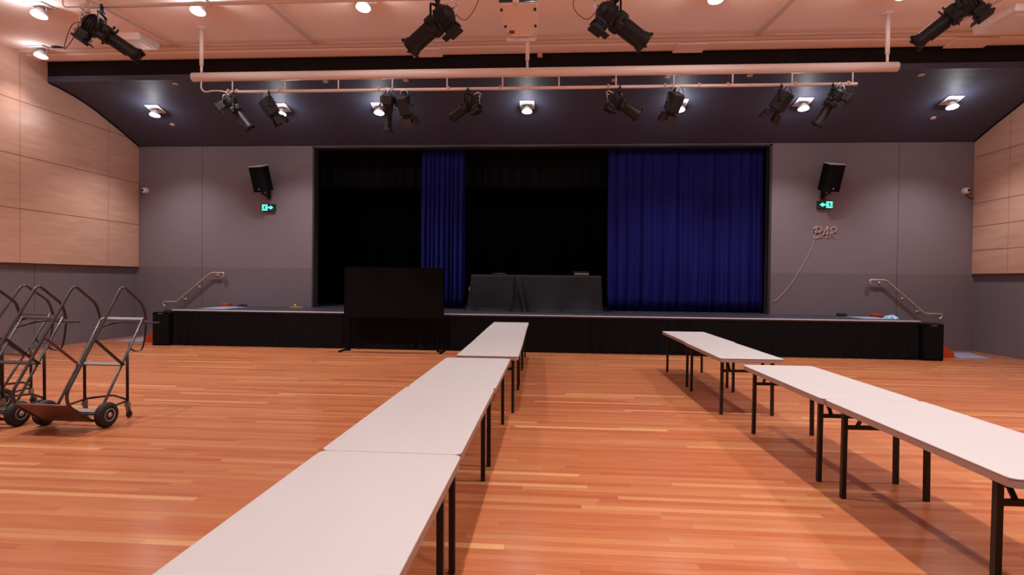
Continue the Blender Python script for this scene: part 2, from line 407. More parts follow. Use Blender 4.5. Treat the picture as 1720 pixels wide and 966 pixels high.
# ------------------------------------------------------------------ curtains
def curtain(name, x0, x1, y, z0, z1, amp, per, m, lab, cat='curtain', group=None, seed=0, taper=0.0):
    rnd = random.Random(seed); ph = [rnd.uniform(0, 6) for _ in range(6)]
    w = x1 - x0; nu = max(60, int(w / .016))
    def fn(u, v):
        x = u * w - w / 2; s = x * 2 * PI / per
        a = math.sin(s + .9 * math.sin(s * .23 + ph[0])) + .4 * math.sin(1.73 * s + ph[1]) + .25 * math.sin(.41 * s + ph[2])
        sway = 1 + .25 * math.sin(3 * v + ph[3])
        return (x * (1 + taper * v) + .01 * math.sin(5 * v + s), amp * a * (.55 + .45 * v) * sway, z1 + (z0 - z1) * v + .006 * math.sin(s) * (v > .99))
    b = MB().grid(fn, nu, 14)
    o = b.build(name, m, recalc=False); o.location = ((x0 + x1) / 2, y, 0)
    md = o.modifiers.new('thick', 'SOLIDIFY'); md.thickness = .004
    return tag(o, lab, cat, group)
curtain('stage_curtain', 1.53, 5.58, 15.10, SZ + .01, 5.62, .065, .235, 'blue', 'wide royal blue pleated stage curtain at the right side of the stage opening', group='blue stage curtains', seed=3)
curtain('stage_curtain', -3.56, -2.36, 15.10, SZ + .01, 5.62, .06, .13, 'blue', 'narrow gathered royal blue stage curtain between two black gaps', group='blue stage curtains', seed=5)
curtain('stage_border', -8.5, 7.8, 16.0, 4.32, 6.2, .05, .30, 'black_cloth', 'short black pleated border hanging across the top of the stage', 'curtain', seed=8)
curtain('stage_backdrop', -8.5, 7.8, 17.3, SZ + .01, 6.6, .07, .4, 'black', 'full height black backdrop curtain at the rear of the stage', 'curtain', seed=9)

# ------------------------------------------------------------------ dark display screen on stand in front of the stage
t = thing('display_screen', 'large black freestanding screen standing in front of the stage', 'screen', (-3.54, 12.36, 0))
MB().bb(-1.15, 1.15, -.03, .03, .74, 1.905, .008).build('bezel', 'black', t)
MB().bb(-1.12, 1.12, -.036, -.029, .77, 1.875).build('screen_panel', 'tv', t)
for s in (-1, 1):
    MB().bb(s * 1.02 - .02, s * 1.02 + .02, -.025, .025, .02, .80).build('stand_post', 'black', t)
    MB().bb(s * 1.14 - .018, s * 1.14 + .018, -.34, .25, 0, .035, .004).bb(min(s * 1.0, s * 1.15), max(s * 1.0, s * 1.15), -.02, .02, .005, .03).build('stand_foot', 'black', t)

# ------------------------------------------------------------------ draped tables on the stage
def draped(x0, x1, y0, y1, zt, seed, lab, puddle, inner):
    rnd = random.Random(seed); ph = [rnd.uniform(0, 6) for _ in range(8)]
    cx, cy = (x0 + x1) / 2, (y0 + y1) / 2; w, d = (x1 - x0) / 2, (y1 - y0) / 2
    per = []; n = 420
    L = 4 * (w + d)
    for k in range(n):
        s = L * k / n; r = .03
        if s < 2 * w: p = (-w + s, -d); nn = (0, -1)
        elif s < 2 * w + 2 * d: p = (w, -d + s - 2 * w); nn = (1, 0)
        elif s < 4 * w + 2 * d: p = (w - (s - 2 * w - 2 * d), d); nn = (0, 1)
        else: p = (-w, d - (s - 4 * w - 2 * d)); nn = (-1, 0)
        per.append((p, nn, s))
    bm = bmesh.new(); rows = []
    NV = 18
    for j in range(NV + 1):
        v = j / NV; row = []
        for (p, nn, s) in per:
            u = (p[0] + w) / (2 * w)                       # 0 left .. 1 right
            e = math.exp(-((u - inner) / .16) ** 2) + .6 * math.exp(-((u - 1 + inner) / .10) ** 2)
            ang = s + v * (.10 if inner else -.25) * math.exp(-((u - inner) / .3) ** 2)
            fold = math.sin(ang * 26 + ph[0]) + .5 * math.sin(ang * 43 + ph[1])
            broad = math.sin(s * 5.2 + v * 1.6 + ph[2]) * .012 + math.sin(s * 2.6 - v * 2.5 + ph[3]) * .014
            flare = 0.0 if (nn[0] and ((nn[0] > 0) == (inner == 1))) else 1.0
            off = flare * (.006 + .035 * v + v * (.045 * e * fold) + broad * 2.2 * v + .06 * v ** 7 * puddle * (1 + math.sin(s * 7 + ph[5]) * .7))
            z = zt - (zt - SZ - .006) * v
            if v > .9: z = SZ + .006 + .012 * (1 + math.sin(s * 17 + ph[4])) * puddle * (1 if j < NV else .2)
            row.append(bm.verts.new((p[0] + nn[0] * off, p[1] + nn[1] * off, z)))
        rows.append(row)
    for a, b_ in zip(rows, rows[1:]):
        for k in range(n):
            f = bm.faces.new((a[k], a[(k + 1) % n], b_[(k + 1) % n], b_[k])); f.smooth = True
    bm.faces.new(rows[0][::-1])
    bm2 = MB(); bm2.bm.free(); bm2.bm = bm
    o = bm2.build('tablecloth', 'grey_cloth'); o.location = (cx, cy, 0)
    return tag(o, lab, 'tablecloth', 'charcoal cloths over the stage tables')
draped(-2.02, -.905, 14.12, 14.85, 1.785, 2, 'charcoal cloth over the narrower left table on the stage', .4, 1)
draped(-.890, 1.27, 14.08, 14.85, 1.785, 4, 'charcoal cloth over the wider right table on the stage, pooling on the deck', 1.0, 0)
# items on these tables
t = thing('mixer', 'small dark mixing console on the right end of the draped stage tables', 'mixer', (.80, 14.4, 1.788))
MB().prism([(-.18, 0), (.18, 0), (.18, .11), (-.18, .05)], 0, -.20, .20).build('mixer_body', 'lamp_body', t)
MB().bb(-.17, .17, -.188, -.178, .032, .046).build('front_strip', 'silver', t)
b = MB(); b.lathe([(0, 0), (.20, 0), (.21, .02), (.18, .045), (0, .05)], (0, 0, 0)); o = b.build('round_lid', 'lamp_body'); o.location = (-1.32, 14.4, 1.788)
tag(o, 'flat dark round object lying on the left draped stage table', 'lid')

# small things on the stage apron
def small(name, m, loc, lab, cat, shape, group=None):
    o = shape.build(name, m); o.location = loc; return tag(o, lab, cat, group)
small('small_box', 'red', (-9.0 + .28, 14.35, SZ + .009), 'small orange red box on the stage by the left handrail', 'box', MB().bb(-.13, .13, -.08, .08, 0, .085, .01))
small('black_case', 'rubber', (-8.28, 14.40, SZ), 'small black rounded case on the stage near the top of the left stairs', 'case', MB().bb(-.10, .10, -.07, .07, 0, .06, .02).lathe([(.03, .06), (.03, .075), (0, .078)], (0, 0, 0)))
small('small_box', 'red', (7.95, 14.1, SZ), 'small dull red box on the stage by the right handrail', 'box', MB().bb(-.11, .11, -.08, .08, 0, .07, .01))
small('black_case', 'rubber', (7.25, 14.30, SZ), 'small black rounded case on the stage near the top of the right stairs', 'case', MB().bb(-.11, .11, -.07, .07, 0, .06, .02).bb(-.07, .07, -.05, .05, .06, .068, .003))
def crumple(u, v):
    th = u * 2 * PI; r = (.10 + .025 * math.sin(5 * th) + .02 * math.sin(9 * th + 1)) * math.sin(v * PI / 2)
    return (r * math.cos(th) * 1.3, r * math.sin(th) * .7, max(0, .075 * math.cos(v * PI / 2) * (1 + .35 * math.sin(4 * th + 6 * v)) + .01 * math.sin(12 * th) * v))
o = MB().grid(crumple, 48, 8).build('crumpled_cloth', 'lightblue'); o.location = (7.68, 13.02, SZ + .009); tag(o, 'crumpled pale blue cloth on the front edge of the stage at right', 'cloth')
t = thing('yellow_strip', 'short yellow strip lying on the stage left of the stage opening', 'tape', (-6.75, 14.35, SZ))
MB().box((0, 0, .012), (.34, .035, .02), Matrix.Rotation(.08, 3, 'Z')).build('strip', 'yellow', t)
MB().lathe([(0, 0), (.03, 0), (.03, .05), (.012, .07), (0, .072)], (-.05, .02, .022)).build('cap', 'yellow', t)
small('white_tag', 'white', (-2.075, 14.2, 1.42), 'tiny white paper tag hanging at the left edge of the draped stage table', 'tag', MB().box((0, 0, 0), (.03, .006, .10), Matrix.Rotation(.25, 3, 'Y')))

# ------------------------------------------------------------------ folding tables
def rounded_rect(w, d, r, n=6):
    out = []
    for cx, cy, a0 in ((w - r, d - r, 0), (-w + r, d - r, 90), (-w + r, -d + r, 180), (w - r, -d + r, 270)):
        for k in range(n + 1):
            a = R(a0 + 90 * k / n); out.append((cx + r * math.cos(a), cy + r * math.sin(a)))
    return out
TL, TW, TZ = 1.793, .762, .73
def make_table(lab, group):
    t = thing('folding_table', lab, 'table', (0, 0, 0), 0, group)
    o = MB().prism(rounded_rect(TW / 2, TL / 2, .045), 2, TZ - .010, TZ).build('tabletop', 'table', t)
    md = o.modifiers.new('bev', 'BEVEL'); md.width = .004; md.segments = 2; md.limit_method = 'ANGLE'
    o = MB().prism(rounded_rect(TW / 2 - .003, TL / 2 - .003, .042), 2, TZ - .050, TZ - .0105).build('edge_band', 'table_edge', t)
    for sy in (-1, 1):
        y = sy * .72
        for sx in (-1, 1):
            x = sx * .305
            MB().bar((x + sx * .005, y, 0.0), (x, y, TZ - .052), .034, .034, (0, 1, 0)).build('leg', 'leg', t)
            b = MB(); bx = sx * .215
            b.bar((bx, y, .55), (bx, y - sy * .05, .62), .012, .028, (1, 0, 0)); b.bar((bx, y - sy * .045, .61), (bx, y - sy * .14, TZ - .05), .012, .032, (1, 0, 0))
            b.lathe([(0, -.012), (.009, -.012), (.009, .012), (0, .012)], (bx, y - sy * .045, .612), (1, 0, 0), 10)
            b.build('folding_brace', 'leg', t)
        MB().bb(-.305, .305, y - .014, y + .014, .535, .565).build('crossbar', 'leg', t)
        MB().bb(-.33, .33, y - .02, y + .02, TZ - .074, TZ - .050).build('top_rail', 'leg', t)
    return t
RG = 'white topped folding tables in the right row'; LG = 'white topped folding tables in the left row'
tabs = [
 (-.835, 5.585, .000, 'white folding table at the far end of the near left run, before the gap', LG),
 (-.842, 3.787, .000, 'white folding table second in the near left run, crossing the middle of the floor', LG),
 (-.840, 1.988, -.004, 'white folding table nearest the camera in the left row, cut off by the frame', LG),
 (-.765, 7.58, .012, 'white folding table of the far left run closest to the camera, behind the gap', LG),
 (-.795, 9.38, .018, 'middle white folding table of the far left run', LG),
 (-.825, 11.18, .012, 'white folding table of the far left run nearest the stage', LG),
 (2.475, 9.60, .004, 'white folding table in the right row nearest the stage', RG),
 (2.46, 7.80, .006, 'white folding table of the far right pair closest to the camera', RG),
 (2.560, 5.498, .012, 'white folding table at the far end of the near right run', RG),
 (2.588, 3.698, .012, 'white folding table second in the near right run, legs beside the shadow', RG),
 (2.665, 1.893, .012, 'white folding table cut off by the right edge of the frame', RG)]
proto = make_table(tabs[0][3], LG)
for i, (x, y, a, lab, g) in enumerate(tabs):
    o = proto if i == 0 else dup(proto, (x, y, 0), a, lab)
    o.location = (x, y, 0); o.rotation_euler = (0, 0, a); o['group'] = g; o['label'] = lab

# ------------------------------------------------------------------ chair trolleys
def make_trolley(lab):
    t = thing('chair_trolley', lab, 'trolley', (0, 0, 0), 0, 'empty dark steel chair trolleys')
    for s in (-1, 1):
        x = s * .300
        # outer hoop: from axle along the toe plate, up, over the top and down to the rail
        path = [(x, -.02, .12), (x, -.10, .085), (x, -.40, .315), (x, -.425, .45), (x, .29, 1.545), (x, .60, 1.31), (x, .655, 1.13)]
        q = fillet(path, .075)
        MB().tube(q, .0155, 10).build('side_hoop', 'steel_dark', t)
        x2 = s * .268
        MB().tube([(x2, 0, .135), (x2, .10, .28), (x2, .64, 1.14)], .0145, 10).build('rail', 'steel_dark', t)
        MB().bar((s * .285, -.07, .965), (s * .285, .325, .63), .012, .04, (1, 0, 0)).build('diagonal_brace', 'brown_steel' if s < 0 else 'leg', t)
        MB().tube([(s * .27, .40, .765), (s * .27, .405, .19)], .0155, 10).build('rear_leg', 'leg', t)
        # big wheel
        wx = s * .365
        w = MB().lathe([(.055, -.042), (.085, -.045), (.118, -.042), (.134, -.025), (.138, 0), (.134, .025), (.118, .042), (.085, .045), (.055, .042)], (wx, 0, .138), (1, 0, 0), 32).build('wheel', 'rubber', t)
        MB().lathe([(0, -.05), (.02, -.05), (.026, -.044), (.03, -.024), (.052, -.028), (.062, -.046), (.068, -.046), (.068, .046), (.062, .046), (.052, .028), (.03, .024), (.026, .044), (.02, .05), (0, .05)], (wx, 0, .138), (1, 0, 0), 28).build('wheel_rim', 'rim', w)
        # caster
        c = MB(); c.bb(s * .27 - .026, s * .27 + .026, .385, .425, .13, .19, .006); c.bar((s * .27 - .017, .405, .14), (s * .27 - .017, .43, .05), .004, .03, (1, 0, 0)); c.bar((s * .27 + .017, .405, .14), (s * .27 + .017, .43, .05), .004, .03, (1, 0, 0))
        c = c.build('caster', 'steel_grey', t)
        MB().lathe([(0, -.012), (.036, -.012), (.042, -.006), (.042, .006), (.036, .012), (0, .012)], (s * .27, .43, .0425), (1, 0, 0), 20).build('caster_wheel', 'rubber', c)
    MB().bar((-.268, .645, 1.135), (.268, .645, 1.135), .014, .045, (0, .85, .5)).build('top_crossbar', 'steel_grey', t)
    MB().bar((-.268, .325, .638), (.268, .325, .638), .014, .045, (0, .85, .5)).build('middle_crossbar', 'steel_grey', t)
    MB().bar((-.268, .02, .17), (.268, .02, .17), .012, .05, (0, .85, .5)).build('lower_crossbar', 'steel_grey', t)
    MB().tube([(-.32, 0, .138), (.32, 0, .138)], .012, 10).build('axle', 'leg', t)
    # toe plate, tilted up in front of the axle
    MB().prism([(-.085, .075), (-.075, .083), (-.405, .335), (-.415, .326)], 0, -.288, .288).build('toe_plate', 'brown_steel', t)
    # base tube frame around the casters
    MB().tube(fillet([(-.27, .04, .17), (-.27, .42, .205), (-.02, .50, .235), (.02, .50, .235), (.27, .42, .205), (.27, .04, .17)], .05), .0125, 8).build('base_frame', 'leg', t)
    # holding strap and its bar behind the top crossbar
    MB().tube(smooth_path([(-.27, .56, 1.02), (-.10, .70, 1.085), (.12, .72, 1.09), (.28, .70, 1.085), (.42, .72, 1.09)]), .011, 8).build('retaining_bar', 'leg', t)
    def strap(u, v):
        k = [(.285, .66, 1.08), (.29, .63, .90), (.28, .60, .775), (.23, .57, .75), (.20, .50, .80), (.215, .50, .87)]
        p = smooth_path(k, 6); q = p[min(int(u * (len(p) - 1)), len(p) - 1)]
        return (q[0] + .0 * v, q[1] + .028 * v, q[2] + .006 * v)
    o = MB().grid(strap, 30, 1).build('strap', 'rubber', t, recalc=False); md = o.modifiers.new('thick', 'SOLIDIFY'); md.thickness = .004
    return t
p0 = make_trolley('dark steel chair trolley at the front right of the trolley group')
p0.location = (-5.175, 5.71, 0); p0.rotation_euler = (0, 0, R(-1.5))
T2 = dup(p0, (-6.155, 5.66, 0), R(-1.5), 'dark steel chair trolley second from the right, directly beside the front one')
T3 = dup(p0, (-6.99, 6.32, 0), R(-10), 'dark steel chair trolley set behind the second one, partly cut off by the left edge')

for T in (T2, T3):
    for c in T.children:
        if 'crossbar' in c.name: c.data = c.data.copy(); c.data.materials[0] = M['steel_dark']
# ------------------------------------------------------------------ main pipe with lighting rail
PY, PZ = 10.1, 5.43
t = thing('lighting_pipe', 'thick cream pipe with a thin lighting rail slung below it, hung before the stage', 'lighting bar', (-.4, PY, PZ))
W(MB().tube([(-6.80, PY, PZ), (5.97, PY, PZ)], .082, 20).build('pipe', 'pipe', ), t)
RZ = 5.145
W(MB().tube([(-6.05, PY, RZ), (5.30, PY, RZ)], .028, 12).build('rail', 'pipe'), t)
for k in range(12):
    x = -6.02 + k * 1.0225
    W(MB().tube([(x, PY, PZ - .07), (x, PY, RZ)], .013, 8).build('dropper', 'pipe'), t)
for x in (-6.63, -.46, 5.80):
    zc = ceil_z(PY)
    b = MB(); b.tube([(x, PY, PZ + .22), (x, PY, zc)], .036, 12); b.tube([(x, PY, PZ + .07), (x, PY, PZ + .23)], .022, 10); b.lathe([(.08, 0), (.08, -.012), (.04, -.02)], (x, PY, zc), (0, 0, 1), 20)
    W(b.build('hanger', 'pipe'), t)
W(MB().tube(smooth_path([(-6.63, PY, PZ - .06), (-6.63, PY, 5.22), (-6.55, PY, 5.155), (-6.40, PY, 5.17), (-6.22, PY, 5.16), (-6.05, PY, 5.115)]), .013, 8).build('conduit', 'pipe'), t)
for x in (-6.1, -5.93, -5.1, -3.2, -2.95, -1.9, -.95, 1.0, 2.0, 2.6, 3.1, 4.25, 5.15):
    W(MB().lathe([(0, -.02), (.035, -.02), (.038, 0), (.035, .02), (0, .02)], (x, PY, RZ + .015), (1, 0, 0), 12).build('socket_collar', 'orange_cover'), t)

# upper bar nearer the camera
UY, UZ = 6.8, 5.125
t = thing('lighting_bar', 'thin cream lighting bar at the top of the frame carrying the nearer spotlights', 'lighting bar', (-.7, UY, UZ))
W(MB().tube([(-6.05, UY, UZ), (5.2, UY, UZ)], .024, 12).build('bar', 'pipe'), t)
for x in (-6.0, -.46, 5.1):
    W(MB().tube([(x, UY, UZ - .03), (x, UY, ceil_z(UY))], .02, 10).lathe([(0, -.09), (.035, -.09), (.04, -.05), (.035, -.03), (0, -.03)], (x, UY, UZ), (0, 0, 1), 14).build('hanger', 'pipe'), t)
W(MB().tube(fillet([(-6.02, UY, UZ), (-6.34, UY, UZ), (-6.34, UY, ceil_z(UY))], .06), .010, 8).build('conduit', 'pipe'), t)
W(MB().lathe([(0, -.03), (.04, -.03), (.045, 0), (.04, .03), (0, .03)], (-6.05, UY, UZ), (1, 0, 0), 14).build('end_collar', 'pipe'), t)

# ------------------------------------------------------------------ theatre spotlights
def spot(hook, az, tilt, kind, lab, group, s=1.0, drop=.27, lead=None, fat=0):
    """hook = point of the bar it hangs from; body points along local +X after azimuth, tipped down by tilt"""
    t = thing('theatre_spotlight', lab, 'spotlight', hook, R(az), group)
    # clamp over the bar
    b = MB(); ca, sa = math.cos(R(az)), math.sin(R(az))
    b.tube([(0.035 * s * math.cos(a) * -sa, 0.035 * s * math.cos(a) * ca, .035 * s * math.sin(a) + 0) for a in [R(k) for k in range(-60, 241, 30)]], .008 * s, 6)
    b = MB(); b.box((0, 0, -.03 * s), (.04 * s, .04 * s, .07 * s), None, .005); b.box((0, 0, .012), (.035 * s, .075 * s, .05 * s), None, .008); b.tube([(0, .035 * s, -.02 * s), (.0, .09 * s, -.035 * s)], .008 * s, 6)
    b.build('clamp', 'lamp_body', t)
    pv = Vector((0, 0, -drop * s))
    # yoke
    hw = .135 * s
    y = MB()
    q = fillet([(0, -hw, -drop * s), (0, -hw, -.085 * s), (0, hw, -.085 * s), (0, hw, -drop * s)], .05 * s, 4)
    for a, c in zip(q, q[1:]): y.bar(a, c, .034 * s, .008 * s, (1, 0, 0)) if abs((c - a).z) > abs((c - a).y) else y.bar(a, c, .008 * s, .034 * s, (1, 0, 0))
    y.build('yoke', 'lamp_body', t)
    k = MB(); 
    for sg in (-1, 1): k.lathe([(0, 0), (.022 * s, 0), (.026 * s, .012), (.022 * s, .028), (0, .03)], (0, sg * hw, -drop * s), (0, sg, 0), 12)
    k.build('locking_knob', 'rubber', t)
    Mx = Matrix.Translation(pv) @ Matrix.Rotation(R(tilt), 4, 'Y') @ Matrix.Scale(s, 4)
    def part(b, name, m, par=t):
        bmesh.ops.transform(b.bm, matrix=Mx, verts=b.bm.verts); return b.build(name, m, par)
    if kind == 'profile':
        b = MB(); tr, tl_ = (.100, .26) if fat else (.076, .30)
        b.lathe([(tr * .85, -.02), (tr, 0), (tr, tl_), (tr + .007, tl_ + .01), (tr + .016, tl_ + .05), (tr + .016, tl_ + .075), (tr + .002, tl_ + .075), (tr - .002, tl_ + .06), (0, tl_ + .04)], (.10, 0, 0), (1, 0, 0), 28)
        for a in (45, 135, 225, 315): b.box((.10 + tl_ + .075, (tr + .012) * math.cos(R(a)), (tr + .012) * math.sin(R(a))), (.03, .03, .045), Matrix.Rotation(R(a - 90), 3, 'X'))
        b.box((.10 + tl_ * .5, 0, -tr - .006), (tl_ * .7, .03, .015)); b.box((.12, 0, tr + .015), (.015, .03, .05))
        part(b, 'lens_tube', 'lamp_body')
        b = MB(); b.box((.05, 0, 0), (.12, .20, .20), None, .03)
        b.box((.07, 0, .11), (.012, .035, .07)); b.box((.12, .0, .10), (.012, .03, .08)); b.box((.07, .12, 0), (.012, .07, .03)); b.box((.07, -.12, 0), (.012, .07, .03)); b.box((.08, 0, -.11), (.012, .03, .05))
        part(b, 'shutter_gate', 'lamp_body')
        b = MB(); b.lathe([(.075, .02), (.10, 0), (.125, -.06), (.128, -.13), (.105, -.19), (.06, -.225), (0, -.235)], (0, 0, 0), (1, 0, 0), 20)
        for h in (-.05, -.085, -.12, -.155): b.lathe([(.134, 0), (.134, -.008)], (h, 0, 0), (1, 0, 0), 20)
        part(b, 'lamp_housing', 'lamp_body')
        b = MB(); b.box((-.13, 0, -.16), (.13, .12, .14), None, .012); b.box((-.13, 0, -.24), (.16, .15, .03), None, .006); b.box((-.03, 0, -.225), (.10, .10, .012)); b.box((-.13, 0, -.185), (.17, .14, .012)); b.box((-.13, 0, -.16), (.165, .14, .01))
        part(b, 'cap_box', 'lamp_body')
        b = MB(); b.tube(fillet([(-.17, -.06, .06), (-.30, -.06, .05), (-.30, .06, .05), (-.17, .06, .06)], .03, 4), .009, 8); b.tube(fillet([(-.2, 0, .04), (-.29, 0, .0), (-.23, 0, -.07)], .03, 4), .007, 8)
        part(b, 'rear_handle', 'silver')
        tip = Mx @ Vector((-.22, 0, -.02))
    else:
        b = MB(); b.box((.0, 0, 0), (.34, .22, .24), None, .03)
        for h in (-.12, -.08, -.04, 0, .04): b.box((h, 0, .125), (.014, .20, .03))
        b.lathe([(.10, 0), (.105, .04), (.095, .05), (0, .045)], (.165, 0, 0), (1, 0, 0), 24)
        part(b, 'housing', 'lamp_body')
        b = MB(); b.box((.222, 0, .0), (.012, .235, .235))
        part(b, 'colour_frame', 'lamp_body')
        for a, w, l in ((0, .20, .16), (180, .20, .15), (90, .17, .14), (270, .17, .14)):
            b = MB(); rt = Matrix.Rotation(R(a), 4, 'X')
            pts = [Vector((.23, -w / 2, .115)), Vector((.23, w / 2, .115)), Vector((.23 + l, w * .62, .155)), Vector((.23 + l, -w * .62, .155))]
            vs = [b.bm.verts.new(rt @ p) for p in pts] + [b.bm.verts.new(rt @ (p + Vector((0, 0, .004)))) for p in pts]
            b.bm.faces.new(vs[:4][::-1]); b.bm.faces.new(vs[4:])
            for i in range(4): b.bm.faces.new((vs[i], vs[(i + 1) % 4], vs[4 + (i + 1) % 4], vs[4 + i]))
            part(b, 'barn_door', 'lamp_brown')
        b = MB(); b.tube(fillet([(-.16, -.07, .08), (-.25, -.07, .08), (-.25, .07, .08), (-.16, .07, .08)], .03, 4), .008, 8)
        part(b, 'rear_handle', 'silver'); tip = Mx @ Vector((-.17, 0, .05))
    # power lead back up to the bar
    rt = Matrix.Rotation(-R(az), 3, 'Z')
    if lead is None:
        e = rt @ Vector((-.12 if ca > 0 else .12, 0, .02))
        mid = (Vector(tip) + e) / 2 + rt @ Vector((-.08 if ca > 0 else .08, 0, -.10))
        pts = [tip, mid, e]
    else: pts = [tip] + [rt @ Vector(p) for p in lead]
    MB().tube(smooth_path(pts, 8), .0055 if s > .9 else .005, 6).build('power_lead', 'wire' if lead else 'rubber', t)
    # safety loop glint rod
    b = MB(); b.tube([(.0, -hw * .75, -.085 * s), (.0, -hw * .75, -.19 * s)], .006 * s, 6); b.build('yoke_pin', 'silver', t)
    return t
G1 = 'theatre spotlights on the rail below the thick pipe'
low = [
 (-5.99, 25, 52, 'profile', 'black profile spotlight at the left end of the thin rail, aimed down to the right'),
 (-5.31, 40, 55, 'fresnel', 'black flap fronted spotlight second from left on the thin rail, beside a lit downlight'),
 (-3.03, 103, 66, 'profile', 'narrow black profile spotlight pointing nearly straight down, left of the pair over the opening'),
 (-2.71, 72, 58, 'fresnel', 'black flap fronted spotlight, right one of the close pair over the opening'),
 (-1.53, 152, 24, 'profile', 'black profile spotlight aimed left, just left of the centre of the thin rail'),
 (1.20, 22, 26, 'profile', 'black profile spotlight aimed right, first one right of the centre of the thin rail'),
 (2.17, 115, 55, 'fresnel', 'black flap fronted spotlight overlapping a bright downlight right of centre'),
 (4.03, 135, 52, 'fresnel', 'black flap fronted spotlight second from the right end of the thin rail'),
 (4.90, 140, 56, 'profile', 'black profile spotlight at the right end of the thin rail, aimed down to the left')]
for x, az, ti, k, lab in low: spot((x, PY, RZ - .02), az, ti, k, lab, G1, .98, fat=(k == 'profile' and ti < 30))
G2 = 'theatre spotlights along the top of the frame'
spot((-5.80, UY, UZ - .02), 22, 33, 'profile', 'large black spotlight at the top left of the frame on the near bar', G2, 1.02, .30, [(-.42, 0, -.22), (-.50, -.02, -.52), (-.38, 0, -.35), (-.25, 0, .0)])
spot((-1.43, UY, UZ - .02), 158, 30, 'profile', 'large black spotlight left of the projector, aimed left', G2, 1.08, .27, [(.36, 0, -.25), (.52, 0, .02), (.46, 0, .28), (.30, 0, .02), (.18, 0, .02)], fat=1)
spot((.74, UY, UZ - .02), 22, 28, 'profile', 'large black spotlight right of the projector, aimed right', G2, 1.08, .27, [(-.34, 0, -.28), (-.50, 0, -.12), (-.45, 0, .12), (-.62, 0, .10), (-.3, 0, .02)], fat=1)
spot((4.68, UY, UZ - .02), 150, 36, 'profile', 'large black spotlight at the top right of the frame on the near bar', G2, 1.02, .27, [(.42, 0, -.12), (.36, 0, .0), (.2, 0, .02)])

# ------------------------------------------------------------------ projector
t = thing('projector', 'white ceiling projector seen from below at the top centre of the frame', 'projector', (-.44, 7.3, 5.13))
tl = Matrix.Rotation(R(-17), 4, 'X')
def pp(b, name, m, par=t):
    bmesh.ops.transform(b.bm, matrix=tl, verts=b.bm.verts); return b.build(name, m, par)
b = MB(); b.prism([(-.255, -.27), (.235, -.27), (.225, .20), (.14, .33), (-.10, .33), (-.21, .20)], 2, -.06, .12)
o = pp(b, 'projector_body', 'projector'); md = o.modifiers.new('bev', 'BEVEL'); md.width = .012; md.segments = 2
pp(MB().bb(-.25, .23, -.285, -.265, -.05, .11, .004), 'rear_grille', 'glass')
for x, y in ((-.225, -.17), (.205, -.17), (-.195, .12), (.205, .12)): pp(MB().lathe([(0, 0), (.018, 0), (.016, -.02), (0, -.022)], (x, y, -.06), (0, 0, 1), 12), 'foot', 'rubber')
pp(MB().bb(-.15, -.08, .20, .26, -.065, -.055), 'latch', 'wire')
pp(MB().lathe([(.06, 0), (.065, .06), (.05, .06), (0, .05)], (.05, .32, .03), (0, 1, 0), 20), 'lens', 'glass')
b = MB(); b.tube([(0, .05, .12), (0, .05, 1.0)], .03, 12); b.bb(-.14, .14, -.1, .2, .13, .15)
b.build('mount_pole', 'pipe', t)
for x in (-.17, .21): MB().tube([(x, .34, -.16), (x, .42, .90)], .009, 6).build('brace_rod', 'pipe', t)
MB().bb(-.2, .2, .32, .34, -.20, -.02).build('front_plate', 'projector', t)

# ------------------------------------------------------------------ downlights
def downlight(x, y, z, slope, lab, group, side=0.0):
    """square gimbal downlight set in the ceiling, its lamp dropped below the frame"""
    t = thing('downlight', lab, 'ceiling light', (x, y, z), 0, group)
    rot = Matrix.Rotation(math.atan(slope), 3, 'X')
    b = MB()
    for dx, dy, w, d in ((0, -.15, .34, .045), (0, .15, .34, .045), (-.15, 0, .045, .26), (.15, 0, .045, .26)):
        c = rot @ Vector((dx, dy, -.006)); b.box(c, (w, d, .02), rot, .003)
    b.build('trim_frame', 'silver', t)
    b = MB(); b.box(rot @ Vector((0, 0, .004)), (.26, .26, .004), rot); b.build('recess', 'silver', t)
    b = MB(); b.tube([(-.11, 0, -.01), (-.10, 0, -.12)], .006, 6); b.tube([(.11, 0, -.01), (.10, 0, -.12)], .006, 6); b.build('gimbal_arm', 'silver', t)
    ax = Vector((side, -.18, -1)).normalized(); c = Vector((0, 0, -.04))
    MB().lathe([(.04, 0), (.07, .03), (.115, .10), (.124, .135), (.116, .135), (.11, .12)], c, ax, 24).build('lamp_can', 'silver', t)
    MB().lathe([(0, .131), (.114, .131), (.114, .134), (0, .134)], c, ax, 24).build('lamp_face', 'face', t)
    return t
def add_spot(x, y, z, power, size=108, blend=1.0):
    l = bpy.data.lights.new('downlight_beam', 'SPOT'); l.energy = power; l.color = (1.0, .93, .92); l.spot_size = R(size); l.spot_blend = blend; l.shadow_soft_size = .04
    o = bpy.data.objects.new('downlight_beam', l); o.location = (x, y, z); o.rotation_euler = (0, 0, 0); C.objects.link(o)
    l = bpy.data.lights.new('downlight_spill', 'POINT'); l.energy = power * SPILL; l.color = (.95, .96, 1.0); l.shadow_soft_size = .06
    o = bpy.data.objects.new('downlight_spill', l); o.location = (x, y - .16, z - .05); C.objects.link(o)
SPILL = .034
PW, PW_ST = 700, 520
dark_x = [(-9.76, 'outermost lit downlight at the left end of the dark ceiling'), (-6.55, 'lit downlight in the dark ceiling beside the second small spotlight'), (-4.13, 'lit downlight in the dark ceiling mostly hidden behind the narrow spotlight'),
          (-.59, 'lit downlight at the middle of the dark ceiling over the black gap'), (2.93, 'lit downlight in the dark ceiling glowing through the flap fronted spotlight'), (5.69, 'lit downlight in the dark ceiling between the two rightmost small spotlights'), (8.90, 'outermost lit downlight at the right end of the dark ceiling')]
